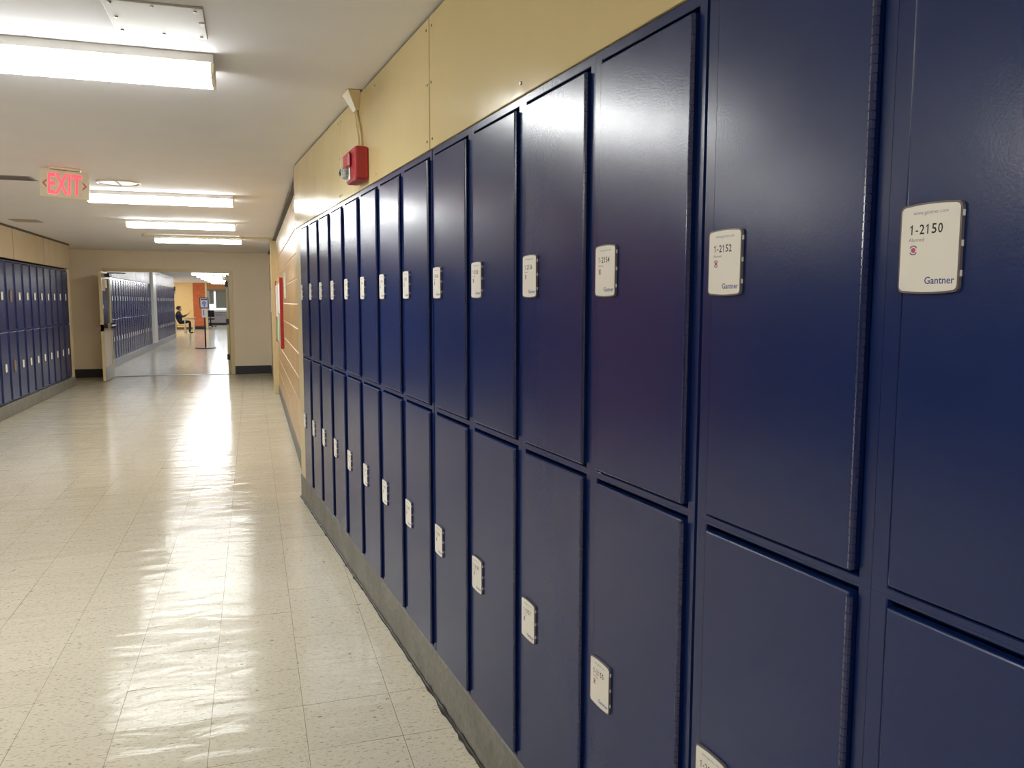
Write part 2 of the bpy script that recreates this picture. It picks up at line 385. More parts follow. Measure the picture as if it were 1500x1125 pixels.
# ------------------------------------------------------------------ hall beyond the doors
XF = -3.64
struct('baseboard_5', B().box((-4.08, 16.9, 0), (XF, 33.42, .165), .004).mesh('baseboard_5', mat('grey_far_kerb', (150, 148, 150), .35)))
sf = struct('wall_left_far_soffit', B().box((-4.08, 16.9, 1.956), (XF-.012, 33.42, H-.004)).mesh('wall_left_far_soffit', CREAM))
a = 16.9
while a < 33.3:
    b = min(a+.92, 33.42)
    if not (25.5 < a < 26.2): pass
    add('panel', B().box((XF, a+.006, 1.958), (XF-.012, b-.006, H-.006), .002).mesh('panel', FARPANEL), sf)
    a = b
struct('trim_8', B().box((XF-.02, 25.66, .166), (XF+.07, 26.42, H-.002), .006).mesh('trim_8', FARWHITE))
struct('wall_left_hall', B().box((-4.3, 16.17, 0), (-4.09, 33.42, H-.002)).mesh('wall_left_hall', CREAM))
struct('wall_left_lobby', B().box((-7.2, 33.42, 0), (-7.05, 44, H-.002)).mesh('wall_left_lobby', YELLOWW))
struct('wall_left_lobby_return', B().box((-7.04, 33.42, 0), (-4.302, 33.55, H-.002)).mesh('wall_left_lobby_return', YELLOWW))
struct('wall_right_hall_locker_stand_in', B().box((-.40, 17.3, .17), (-.391, 43.8, 1.95)).mesh('wall_right_hall_locker_stand_in', NAVY))  # unseen navy sheet added in place of lockers, for the far row to reflect
struct('wall_right_hall', B().box((-.39, 16.17, 0), (-.2, 52, H-.002)).mesh('wall_right_hall', CREAM))
struct('wall_front_lobby', B().box((-7.04, 44, 0), (-3.72, 44.2, H-.002)).mesh('wall_front_lobby', YELLOWW))
struct('trim_9', B().box((-3.72, 43.93, 0), (-3.64, 44.2, H-.002), .004).mesh('trim_9', mat('pale_yellow_trim', (236, 212, 150), .4)))
struct('trim_14', B().box((-4.62, 43.95, 0), (-4.50, 44.0, H-.002), .004).mesh('trim_14', mat('pale_yellow_trim', (236, 212, 150), .4)))
struct('baseboard_6', B().box((-7.04, 43.975, 0), (-3.72, 44.0, .11)).mesh('baseboard_6', mat('brown_base', (110, 84, 60), .5)))
struct('wall_front_brick_pier', B().box((-3.64, 43.9, 0), (-3.06, 44.2, H-.002)).mesh('wall_front_brick_pier', ORANGE))
struct('baseboard_7', B().box((-3.64, 43.87, 0), (-3.06, 43.9, .15)).mesh('baseboard_7', BLACKB))
struct('trim_10', B().box((-3.06, 43.88, 0), (-2.96, 44.2, H-.002), .004).mesh('trim_10', CREAM))
struct('wall_front_lintel', B().box((-2.96, 43.92, 2.06), (-.392, 44.18, H-.002)).mesh('wall_front_lintel', TANW))
struct('trim_11', B().box((-2.96, 43.9, 2.0), (-1.4, 44.18, 2.06), .004).mesh('trim_11', mat('grey_door_frame', (120, 116, 108), .5)))
# classroom with the window
struct('wall_left_classroom', B().box((-4.9, 44.21, 0), (-4.75, 51.5, H-.002)).mesh('wall_left_classroom', CREAM))
ww = B().box((-4.74, 51.5, 0), (-.392, 51.7, .86)).box((-4.74, 51.5, 2.08), (-.392, 51.7, H-.002)).box((-4.74, 51.5, .86), (-3.28, 51.7, 2.08)).box((-1.2, 51.5, .86), (-.392, 51.7, 2.08))
struct('wall_front_classroom', ww.mesh('wall_front_classroom', mat('pale_classroom_paint', (206, 206, 206), .5)))
w1 = struct('window_1', B().box((-3.28, 51.52, .86), (-3.22, 51.68, 2.08)).box((-1.26, 51.52, .86), (-1.2, 51.68, 2.08)).box((-3.22, 51.52, .86), (-1.26, 51.68, .92)).box((-3.22, 51.52, 2.02), (-1.26, 51.68, 2.08)).box((-2.27, 51.52, .92), (-2.21, 51.68, 2.02)).mesh('window_1', WHITE))
for a_, b_ in ((-3.22, -2.27), (-2.21, -1.26)): box('glass_pane', (a_, 51.6, .92), (b_, 51.606, 2.02), PANE, parent=w1)
box('window_sill', (-3.4, 51.40, .80), (-1.1, 51.52, .86), WHITE, .006, parent=w1)
SH = mat('grey_roller_shade', (128, 128, 118), .8)
for nm, a_, b_, z, lb in (('s', -3.21, -2.95, 1.30, 'short dark grey roller shade at the left of the classroom window'), ('s', -2.85, -1.22, 1.06, 'long dark grey roller shade over most of the classroom window')):
    s_ = thing('roller_shade', lb, 'window shade', (0, 0, 0), 0, 'roller shades of the classroom window')
    box('shade_cloth', (a_, 51.46, z), (b_, 51.464, 2.06), SH, parent=s_); box('hem_bar', (a_, 51.452, z-.02), (b_, 51.472, z), SH, .003, parent=s_)
    add('roller', B().tube((a_, 51.465, 2.075), (b_, 51.465, 2.075), .025, n=12).mesh('roller', SH), s_)
rd = thing('radiator', 'grey convector cabinet under the far classroom window', 'radiator', (0, 0, 0))
box('casing', (-3.4, 51.16, .15), (-1.1, 51.45, .72), mat('grey_convector', (150, 148, 156), .4), .008, parent=rd)
box('plinth', (-3.38, 51.2, 0), (-1.12, 51.44, .15), BLACKB, parent=rd)
for q in range(14): box('grille_slot', (-3.3+q*.15, 51.156, .60), (-3.2+q*.15, 51.161, .64), BLACKB, parent=rd)

# ------------------------------------------------------------------ lockers
ZB, ZM2, ZMID, ZM1, ZT, ZTOP = .190, 1.0437, 1.0576, 1.0715, 1.9179, 1.9455
WD, PW = .3208, .381
def locker_meshes(pw):
    """frame, door, hinge for both tiers; local origin: middle of the cell on the floor, front towards -X, away-side +Y"""
    out = {}
    for t, (c0, c1, d0, d1_) in {'lower': (.176, ZMID, ZB, ZM2), 'upper': (ZMID, ZTOP, ZM1, ZT)}.items():
        b = B(); bm = b.bm; fx = .006
        o = [(-pw/2+.0003, c0), (pw/2-.0003, c0), (pw/2-.0003, c1-.0002), (-pw/2+.0003, c1-.0002)]
        i_ = [(-WD/2-.0085, d0-.004), (WD/2+.004, d0-.004), (WD/2+.004, d1_+.008), (-WD/2-.0085, d1_+.008)]
        V = lambda x, p: bm.verts.new((x, p[0], p[1]))
        of = [V(fx, p) for p in o]; i2 = [(i_[0][0]-.0015, i_[0][1]-.0015), (i_[1][0]+.0015, i_[1][1]-.0015), (i_[2][0]+.0015, i_[2][1]+.0015), (i_[3][0]-.0015, i_[3][1]+.0015)]
        inc = [V(fx, p) for p in i2]; inf = [V(fx+.0015, p) for p in i_]; inb = [V(fx+.03, p) for p in i_]; ob = [V(.43, p) for p in o]
        for k in range(4):
            n_ = (k+1) % 4
            bm.faces.new((of[k], of[n_], inc[n_], inc[k])); bm.faces.new((inc[k], inc[n_], inf[n_], inf[k])); bm.faces.new((inf[k], inf[n_], inb[n_], inb[k])); bm.faces.new((of[n_], of[k], ob[k], ob[n_]))
        bm.faces.new(inb); bm.faces.new(ob[::-1]); bmesh.ops.recalc_face_normals(bm, faces=bm.faces)
        fr = b.mesh('locker_frame', NAVY)
        dr = B().box((0, -WD/2, d0), (.018, WD/2, d1_), .003, 0, 2).mesh('locker_door', NAVY)
        n_k = 73; dz = (d1_-d0-.01)/n_k; pts, rad = [], []
        for k in range(n_k):
            z = d0+.005+k*dz
            pts += [(0.001, 0, z+.0009), (0.001, 0, z+dz-.0009)]; rad += [.0052, .0052]
            pts += [(0.001, 0, z+dz-.0004), (0.001, 0, z+dz+.0004)]; rad += [.0040, .0040]
        hb = B().path([(p[0]-.0022, -WD/2-.0026, p[2]) for p in pts], rad, 8)
        for f in hb.bm.faces: f.smooth = False
        out[t] = (fr, dr, hb.mesh('hinge', HINGE))
    return out
def plate_outline(wd, h, r, sag, y0, z0, ins=0):
    """rounded plate with slightly bowed top and bottom, running from y0 towards -Y"""
    pts = []; wd -= 2*ins; h -= 2*ins; y0 -= ins; z0 += ins
    for (cy, cz, a0) in ((r, r, 180), (wd-r, r, 270), (wd-r, h-r, 0), (r, h-r, 90)):
        for k in range(4):
            a_ = math.radians(a0 + 30*k); y = cy + r*math.cos(a_); z = cz + r*math.sin(a_)
            pts.append((y, z))
        if a0 in (270+0,): pass
    res = []
    for i, (y, z) in enumerate(pts):
        res.append((y, z)); q = pts[(i+1) % len(pts)]
        if abs(q[0]-y) > wd*.5:
            for s in (.2, .4, .6, .8): res.append((y+(q[0]-y)*s, z))
    bow = lambda y: sag*(1-((y-wd/2)/(wd/2))**2)
    return [(y0-y, z0+z + (bow(y) if z > h/2 else -bow(y))) for y, z in res]
def plate_mesh(y0, z0, face, clips=True):
    b = B()
    o = plate_outline(.083, .102, .006, .0025, y0+.001, z0-.001)
    b.prism([(-.0005, y, z) for y, z in o], (-.0045, 0, 0), 0)
    i_ = plate_outline(.083, .102, .005, .0025, y0+.001, z0-.001, .0022)
    b.prism([(-.0045, y, z) for y, z in i_], (-.0010, 0, 0), 1)
    if clips:
        for z in (z0+.016, z0+.05, z0+.084): b.box((-.001, y0-.0815, z), (-.0040, y0-.0829, z+.007), 0, 1)
    return b.mesh('lock_plate', BEZEL, face)
LM = locker_meshes(PW)
ZP = {'upper': 1.4455, 'lower': .5585}
PM = {t: plate_mesh(WD/2+.001, ZP[t], PLATE) for t in ZP}
def number_mesh(s, m):
    b = B(); x = 0
    for c in s:
        if c == '1':                                     # an upright with a flag
            pl = [(.0030, 0), (.0046, 0), (.0046, .0116), (.0034, .0116), (.0026, .0103), (.0010, .0092), (.0010, .0078), (.0030, .0090)]
            f = b.bm.faces.new([b.bm.verts.new((0, -(x+u), v)) for u, v in pl])
        elif c == '-':
            f = b.bm.faces.new([b.bm.verts.new((0, -(x+u), v)) for u, v in ((.0006, .0034), (.0044, .0034), (.0044, .0050), (.0006, .0050))])
        else:
            if c not in GLY: GLY[c] = text_mesh(c, .0066, m, .012, h=.0116)
            g_ = GLY[c].copy(); g_.transform(Matrix.Translation((0, -(x+.0008), 0))); b.bm.from_mesh(g_); bpy.data.meshes.remove(g_)
        x += .0054 if c == '-' else .0083
    bmesh.ops.triangulate(b.bm, faces=b.bm.faces)
    for f in b.bm.faces: f.material_index = 0
    return b.mesh('lettering', m)
GLY = {}
# printed marks that every plate carries
XT = -.0056
url_me = text_mesh('www.gantner.com', .047, PALEINK); al_me = text_mesh('Alarmed', .021, GREYINK); gn_me = text_mesh('Gantner', .040, BLUEINK, .012)
def icon():
    b = B()
    b.tube((0, 0, 0), (-.0003, 0, 0), .0030, n=16, mi=0)
    for a0 in (30, 210):
        ar = [(.0058*math.cos(math.radians(a0+k*12)), .0058*math.sin(math.radians(a0+k*12))) for k in range(11)]
        ai = [(.0046*math.cos(math.radians(a0+k*12)), .0046*math.sin(math.radians(a0+k*12))) for k in range(11)]
        b.prism([(0, y, z) for y, z in ar + ai[::-1]], (-.0003, 0, 0), 1)
    return b.mesh('status_icon', PINK, PURPLE)
icon_me = icon()
def build_locker(tier, meshes, plate, loc, rz, label, group, number=None, extra_gap=0, brown=False):
    fr, dr, hg = meshes[tier]
    L = thing('locker', label, 'locker', loc, rz, group)
    add('frame', fr, L); d = add('door', dr, L); add('hinge', hg, d)
    if plate is None: return L
    p = add('lock_plate', plate, L)
    if number:
        y0, z0 = WD/2, ZP[tier]
        add('lettering', number_mesh(number, INK), p, (XT, y0-.0115, z0+.0668))
        add('lettering', url_me, p, (XT, y0-.0165, z0+.0885)); add('lettering', al_me, p, (XT, y0-.0115, z0+.0585))
        add('status_icon', icon_me, p, (XT, y0-.0185, z0+.0485)); add('lettering', gn_me, p, (XT, y0-.0360, z0+.0080))
    return L
ORD = ['first', 'second', 'third', 'fourth', 'fifth', 'sixth', 'seventh', 'eighth', 'ninth', 'tenth', 'eleventh', 'twelfth', 'thirteenth', 'fourteenth', 'fifteenth', 'sixteenth', 'seventeenth', 'eighteenth', 'nineteenth', 'twentieth', 'twenty-first', 'twenty-second', 'twenty-third'] + ['twenty-' + q for q in ('fourth', 'fifth', 'sixth', 'seventh', 'eighth', 'ninth')] + ['thirtieth'] + ['thirty-' + q for q in ('first', 'second', 'third', 'fourth', 'fifth', 'sixth', 'seventh', 'eighth', 'ninth')] + ['fortieth']
GAP = .0072
for n in range(-2, 14):
    yl = n*PW + GAP*((n+2)//4 - 1)                       # left edge of the door
    c = LW(0, yl - WD/2)
    for tier, num in (('upper', 2150+2*n), ('lower', 2151+2*n)):
        if n < 0: lb = f'{tier} navy locker of the right-hand row, {"one" if n == -1 else "two"} nearer than number 2150'
        elif n <= 4: lb = f'{tier} navy locker whose white plate reads 1-{num}, in the right-hand row'
        else: lb = f'{tier} navy locker {ORD[13-n]} from the far end of the right-hand row'
        build_locker(tier, LM, PM[tier], c, TH, lb, f'{tier} lockers of the right-hand row', f'1-{num}')
# left-hand row (faces +X)
PL = .3945
LML = locker_meshes(PL)
PML = {t: plate_mesh(.04, ZP[t], PLATE, False) for t in ZP}
def brown_plate(t):
    b = B(); o = plate_outline(.085, .16, .04, .001, .043, ZP[t]-.03); b.prism([(-.0005, y, z) for y, z in o], (-.006, 0, 0)); return b.mesh('lock_plate', BROWNPL)
BP = {t: brown_plate(t) for t in ZP}
for k in range(39):
    near_row = k >= 20
    yc = 14.055 - PL*k if not near_row else 6.2 - PL*(k-20+.55)
    for tier in ('upper', 'lower'):
        br = k == 8
        if br: lb = f'{tier} navy locker of the left-hand row with an oval brown plate'
        elif near_row: lb = f'{tier} navy locker of the set back left-hand row, {ORD[k-20]} from the corner'
        elif k > 10: lb = f'{tier} navy locker of the left-hand row, {ORD[k]} counted from its far end'
        else: lb = f'{tier} navy locker with a white plate, {ORD[k]} from the far end of the left-hand row'
        build_locker(tier, LML, (BP if br else PML)[tier], ((XN if near_row else XL)-.009, yc, 0), math.pi, lb, f'{tier} lockers of the left-hand row')
# row beyond the doors
LMF = LM
nfar = 0
for seg, (y0, y1) in (('this side of', (17.0, 25.62)), ('beyond', (26.46, 33.42))):
    n_ = int((y1-y0)/PW + .02)
    for k in range(n_):
        yc = (y1 - PW*(k+.5)) if seg == 'this side of' else (y0 + PW*(k+.5))
        for tier in ('upper', 'lower'):
            lb = f'{tier} navy locker through the doorway, {ORD[k]} {seg} the white pilaster'
            build_locker(tier, LMF, PML[tier], (XF-.009, yc, 0), math.pi, lb, f'{tier} lockers in the hall beyond the doors')

# ------------------------------------------------------------------ ceiling lights
def light_mesh(lens):
    """wraparound fixture 1.22 m long in X, origin at its middle on the ceiling"""
    L_, wv = .61, .115
    hs = B().box((-L_, -wv-.004, -.034), (L_, wv+.004, 0), .002).mesh('housing', WHITE)
    b = B(); prof = [(-wv+.004, -.034), (-wv+.006, -.070), (-wv+.020, -.084), (0, -.090), (wv-.020, -.084), (wv-.006, -.070), (wv-.004, -.034)]
    b.prism([(-L_+.012, y, z) for y, z in prof], (2*L_-.024, 0, 0)); ln = b.mesh('lens', lens)
    prof2 = [(y*1.03, z*1.02) for y, z in prof]
    cp = B().prism([(0, y, z) for y, z in prof2], (.012, 0, 0)).mesh('end_cap', ENDCAP)
    return hs, ln, cp
LGT = light_mesh(LENS); LGF = light_mesh(LENS_F)
def light(x, y, lb, ms, grp, rz=0):
    o = thing('ceiling_light', lb, 'ceiling light', (x, y, H), rz, grp)
    add('housing', ms[0], o); add('lens', ms[1], o)
    add('end_cap', ms[2], o, (-.61, 0, 0)); add('end_cap', ms[2], o, (.598, 0, 0))
G1 = 'fluorescent lights across the corridor ceiling'
light(-4.2, 4.35, 'fluorescent ceiling light of the wide part of the hall, before its corner', LGT, 'fluorescent lights in the wide part of the hall')
light(-4.2, 2.0, 'fluorescent ceiling light of the wide part of the hall, level with the metal access plate', LGT, 'fluorescent lights in the wide part of the hall')
light(-1.485, 2.75, 'nearest long white fluorescent ceiling light, beside the metal access plate', LGT, G1)
light(-1.50, 7.16, 'lit fluorescent ceiling light just behind the exit sign', LGT, G1)
light(-1.53, 9.75, 'lit fluorescent ceiling light second beyond the exit sign', LGT, G1)
light(-1.49, 12.30, 'lit fluorescent ceiling light next to the thin ceiling conduit, nearest the doorway', LGT, G1)
light(-1.49, -1.75, 'fluorescent ceiling light at the rear of the corridor', LGT, G1)
for k, y in enumerate((18.6, 21.2, 23.8, 27.9, 30.5, 33.1, 35.7, 38.3, 41.4)):
    light(-2.02, y, f'{ORD[k]} bright ceiling light of the hall beyond the doorway', LGF, 'ceiling lights beyond the doorway')
light(-5.3, 42.2, 'unseen ceiling light added to brighten the lobby, close to its yellow end wall', LGF, 'ceiling lights beyond the doorway')  # added out of sight to brighten the yellow end wall
light(-5.3, 40.2, 'unseen ceiling light added to brighten the lobby between the seated person and the yellow wall', LGF, 'ceiling lights beyond the doorway')  # second hidden fixture, put in to lift the lobby's brightness
light(-2.3, 49.6, 'unseen ceiling light added to brighten the far classroom, close to its window', LGF, 'ceiling lights beyond the doorway')  # extra unseen fixture, added to make the classroom brighter
light(-2.3, 47.0, 'ceiling light inside the far classroom, close to its door', LGF, 'ceiling lights beyond the doorway')
light(-5.4, 38.0, 'ceiling light of the lobby to the left of the seated person', LGF, 'ceiling lights beyond the doorway')
# ------------------------------------------------------------------ things on the ceiling
ap = thing('access_plate', 'square white metal access plate screwed to the ceiling', 'access panel', (0, 0, 0))
box('plate', (-1.19, 2.11, H-.008), (-.885, 2.43, H), mat('white_metal_plate', (182, 176, 168), .5), .002, parent=ap)
scw = B().tube((0, 0, 0), (0, 0, -.004), .006, .004, 8).mesh('screw', STEEL)
for x, y in ((-1.165, 2.13), (-1.165, 2.27), (-1.165, 2.41), (-1.04, 2.13), (-1.03, 2.41), (-.91, 2.14), (-.905, 2.41)): add('screw', scw, ap, (x, y, H-.008))
box('latch', (-.905, 2.25, H-.010), (-.887, 2.29, H-.0078), DSTEEL, parent=ap)
vt = thing('ceiling_vent', 'round white ceiling vent beyond the exit sign', 'vent', (-1.757, 6.47, H))
bvm = B()
bvm.path([(.158*math.cos(a_*.19635), .158*math.sin(a_*.19635), -.006) for a_ in range(33)], .008, 6)
add('rim', bvm.mesh('rim', WHITE), vt)
add('dish', B().tube((0, 0, -.002), (0, 0, -.010), .15, .13, 28).mesh('dish', WHITE), vt)
box('cross_bar', (-.006, -.15, -.014), (.006, .15, -.0102), mat('grey_vent_bar', (120, 112, 104), .5), parent=vt)
gv = thing('air_grille', 'dark grey linear air grille on the ceiling left of the exit sign', 'vent', (0, 0, 0))
box('grille_frame', (-3.05, 6.36, H-.004), (-2.36, 6.60, H), mat('grey_grille', (146, 138, 138), .5), .002, parent=gv)
for q in range(5): box('slat', (-3.03, 6.385+q*.043, H-.007), (-2.38, 6.40+q*.043, H-.0042), mat('dark_grille_slat', (124, 116, 120), .5), parent=gv)
cp_ = thing('ceiling_shadow_patch', 'flush beige sheet coloured as a faint shadow on the ceiling above the left-hand lockers', 'access panel', (0, 0, 0))
box('shadow_sheet', (-3.45, 10.1, H-.006), (-3.15, 10.42, H), mat('beige_shadow_tone', (176, 164, 150), .6), .001, parent=cp_)  # darker sheet on the ceiling stands for a vent's faint shadow
cd = thing('conduit', 'thin cream conduit across the ceiling by the farthest corridor light', 'pipe', (0, 0, 0))
add('pipe', B().path([(-2.19, 11.80, H-.012), (-2.15, 11.80, H-.022), (-.43, 11.80, H-.022)], .011, 8).mesh('pipe', CREAM), cd)
for x in (-2.19, -.88): add('coupling', B().tube((x-.03, 11.80, H-.022), (x+.03, 11.80, H-.022), .020, n=10).mesh('coupling', CREAM), cd)
# exit sign, hung a little askew
ex = thing('exit_sign', 'lit red EXIT sign with two arrows hanging from the ceiling', 'exit sign', (-2.02, 5.85, H))
add('canopy', B().box((-.10, -.04, -.016), (.10, .04, 0), .004).mesh('canopy', SIGNBODY), ex)
add('stem', B().tube((0, 0, -.016), (0, 0, -.03), .012).mesh('stem', STEEL), ex)
sb = add('sign_case', B().box((-.158, -.024, -.215), (.158, .024, -.022), .004).mesh('sign_case', SIGNBODY), ex)
ex.rotation_euler = (0, math.radians(3.0), math.radians(7))
def flat_text(s, wd, h, m, bold):
    me = text_mesh(s, wd, m, bold, h=h)
    for v in me.vertices: v.co = Vector((-v.co.y, 0, v.co.z))
    return me
me = flat_text('EXIT', .215, .148, EXITRED, .018)
add('lettering', me, sb, (-.106, -.0246, -.192))
for sgn, x in ((-1, -.142), (1, .142)):
    ch = B().prism([(x, -.024, -.12), (x-sgn*.028, -.024, -.088), (x-sgn*.028, -.024, -.102), (x-sgn*.014, -.024, -.12), (x-sgn*.028, -.024, -.138), (x-sgn*.028, -.024, -.152)], (0, -.0008, 0))
    add('arrow', ch.mesh('arrow', mat('pale_red_arrow', (214, 110, 104), .5)), sb)
# ------------------------------------------------------------------ fire alarm on the yellow panels
fa = thing('fire_alarm', 'red fire alarm box with a clear strobe on the yellow panel', 'fire alarm', LW(0, 2.965, 2.043), TH)
add('housing', B().box((0, -.105, -.073), (-.060, .105, .073), .010, 0, 2).mesh('housing', RED), fa)
add('sounder', B().box((-.060, -.03, -.01), (-.078, .085, .058), .008).mesh('sounder', RED), fa)
sbm = B().sphere((-.072, .045, -.028), .034, 1, 1.1, .85, 10, 6)
for f in sbm.bm.faces: f.smooth = False
add('strobe', sbm.mesh('strobe', CLEAR), fa)
add('strobe_bulb', B().tube((-.066, .02, -.028), (-.066, .07, -.028), .008).mesh('strobe_bulb', STEEL), fa)
add('strobe_base', B().box((-.0595, -.005, -.062), (-.066, .095, .002), .004).mesh('strobe_base', WHITE), fa)
def frustum(lo, hi):
    b = B(); v = [b.bm.verts.new(p) for (y0, y1, x, z) in (lo, hi) for p in ((-.001, y0, z), (-.001, y1, z), (x, y1, z), (x, y0, z))]
    for f in ((0, 1, 2, 3), (7, 6, 5, 4), (0, 4, 5, 1), (1, 5, 6, 2), (2, 6, 7, 3), (3, 7, 4, 0)): b.bm.faces.new([v[i] for i in f])
    bmesh.ops.recalc_face_normals(b.bm, faces=b.bm.faces); return b
rw = thing('wire_raceway', 'cream wire raceway box and cables running up from the fire alarm', 'conduit', LW(0, 3.0, 2.116), TH)
for o_ in (0, .05): add('cable', B().path([(-.009, -.04+o_, .002), (-.010, -.038+o_, .06), (-.009, .01+o_*.6, .12), (-.009, .045+o_*.4, .17), (-.009, .052+o_*.4, .20)], .0065, 8).mesh('cable', CREAM), rw)
add('junction_cover', frustum((.035, .095, -.016, .190), (.0, .13, -.058, .272)).mesh('junction_cover', CREAM), rw)
# ------------------------------------------------------------------ things on the block wall
bb = thing('bulletin_board', 'red edged bulletin board covered with papers on the block wall', 'notice board', (0, 0, 0))
add('board', B().box((XR-.001, 9.66, .86), (XR-.03, 11.55, 1.715), .003).mesh('board', mat('cork_board', (186, 160, 120), .8)), bb)
for a_, b_ in (((9.62, .845), (9.66, 1.73)), ((11.55, .845), (11.59, 1.73))):
    box('board_frame', (XR-.001, a_[0], a_[1]), (XR-.04, b_[0], b_[1]), REDP, .002, parent=bb)
for (y, z, wy, hz, c, nm) in ((9.75, 1.28, .5, .38, (232, 228, 222), 'white'), (10.32, 1.3, .5, .36, (222, 196, 196), 'pink'), (10.9, 1.22, .55, .44, (236, 232, 226), 'white'), (9.78, .90, .5, .34, (150, 176, 136), 'green'), (10.35, .9, .5, .36, (228, 222, 206), 'cream'), (10.92, .9, .5, .28, (156, 182, 140), 'green')):
    box('paper', (XR-.031, y, z), (XR-.034+random.uniform(-.008, 0), y+wy, z+hz), mat(nm+'_paper', c, .8), parent=bb)
ns = thing('wall_notice', 'white paper notice on the block wall before the bulletin board', 'notice', (0, 0, 0))
box('sheet', (XR-.001, 8.62, 1.47), (XR-.012, 8.84, 1.755), mat('white_paper', (232, 228, 222), .8), .001, parent=ns)
dn = thing('door_notice', 'white paper taped to the tan door near the end wall', 'notice', (0, 0, 0))
box('sheet', (-.421, 14.35, 1.24), (-.432, 14.95, 1.63), mat('white_paper', (232, 228, 222), .8), .001, parent=dn)

# ------------------------------------------------------------------ far hall: sanitiser stand, desk, chair, person
DARKM = mat('dark_bronze_paint', (52, 40, 42), .4)
ss = thing('sanitizer_stand', 'dark floor stand with a framed sign and white dispenser in the far hall', 'sanitizer stand', (-2.155, 25.66, 0))
add('base', B().tube((0, 0, 0), (0, 0, .022), .30, .29, 28).mesh('base', DARKM), ss)
add('pole', B().tube((0, 0, .022), (0, 0, 1.24), .022, n=12).mesh('pole', DARKM), ss)
ds = add('dispenser', B().box((-.075, -.13, .945), (.075, -.02, 1.22), .018, 0, 2).mesh('dispenser', mat('white_dispenser', (224, 220, 220), .3)), ss)
box('nozzle', (-.03, -.125, .93), (.03, -.07, .946), BEZEL, .004, parent=ds)
box('level_window', (-.035, -.133, 1.0), (-.005, -.129, 1.18), BEZEL, parent=ds)
sf_ = add('sign_frame', B().box((-.13, -.05, 1.225), (.13, -.02, 1.55), .006).mesh('sign_frame', DARKM), ss)
box('sign_sheet', (-.105, -.0525, 1.25), (.105, -.0505, 1.525), mat('pale_sign_sheet', (214, 214, 226), .6), parent=sf_)
box('sign_heading', (-.09, -.0535, 1.475), (.09, -.0526, 1.51), mat('navy_sign_ink', (52, 52, 84), .6), parent=sf_)
add('sign_mark', B().tube((0, -.0526, 1.385), (0, -.0535, 1.385), .062, n=20).mesh('sign_mark', mat('slate_sign_ink', (140, 144, 170), .6)), sf_)
add('sign_mark', B().tube((.005, -.0536, 1.30), (.005, -.054, 1.30), .022, n=12).mesh('sign_mark', mat('navy_sign_ink', (52, 52, 84), .6)), sf_)
# strobe on the corner where the far lockers end
fb = thing('fire_alarm', 'small dark red alarm with a white strobe at the end of the far lockers', 'fire alarm', (XF, 33.30, 1.93))
add('housing', B().box((.0, -.06, -.08), (.055, .06, .08), .008).mesh('housing', mat('dark_red_enamel', (104, 30, 34), .4)), fb)
add('strobe', B().box((.0, -.065, -.20), (.06, .06, -.081), .012).mesh('strobe', WHITE), fb)
PY = 38.2
WOODT = mat('pale_desk_laminate', (228, 204, 150), .35); CHROME = mat('cream_steel_tube', (220, 212, 190), .3, .3)
dk = thing('school_desk', 'small pale school desk in front of the seated person', 'desk', (-3.44, PY, 0))
add('desktop', B().box((-.26, -.30, .685), (.22, .30, .71), .006).mesh('desktop', WOODT), dk)
add('book_box', B().box((-.20, -.24, .62), (.16, .24, .684), .004).mesh('book_box', CHROME), dk)
for sx in (-1, 1):
    for sy in (-1, 1): add('leg', B().tube((-.02+sx*.17, sy*.24, .66), (-.02+sx*.20, sy*.27, 0), .016, n=8).mesh('leg', CHROME), dk)
ch_ = thing('school_chair', 'brown backed school chair under the seated person', 'chair', (-3.82, PY, 0))
add('seat', B().box((-.20, -.20, .365), (.20, .20, .385), .008).mesh('seat', mat('pale_seat_wood', (198, 136, 90), .4)), ch_)
add('backrest', B().prism([(-.235, -.2, .46), (-.215, -.2, .46), (-.275, -.2, .80), (-.295, -.2, .80)], (0, .4, 0)).mesh('backrest', mat('brown_chair_back', (140, 70, 48), .4)), ch_)
for sy in (-1, 1):
    add('leg', B().path([(.17, sy*.18, .366), (.21, sy*.20, 0)], .016, 8).mesh('leg', CHROME), ch_)
    add('leg', B().path([(-.275, sy*.17, .70), (-.21, sy*.19, .40), (-.20, sy*.19, .35), (-.24, sy*.21, 0)], .016, 8).mesh('leg', CHROME), ch_)
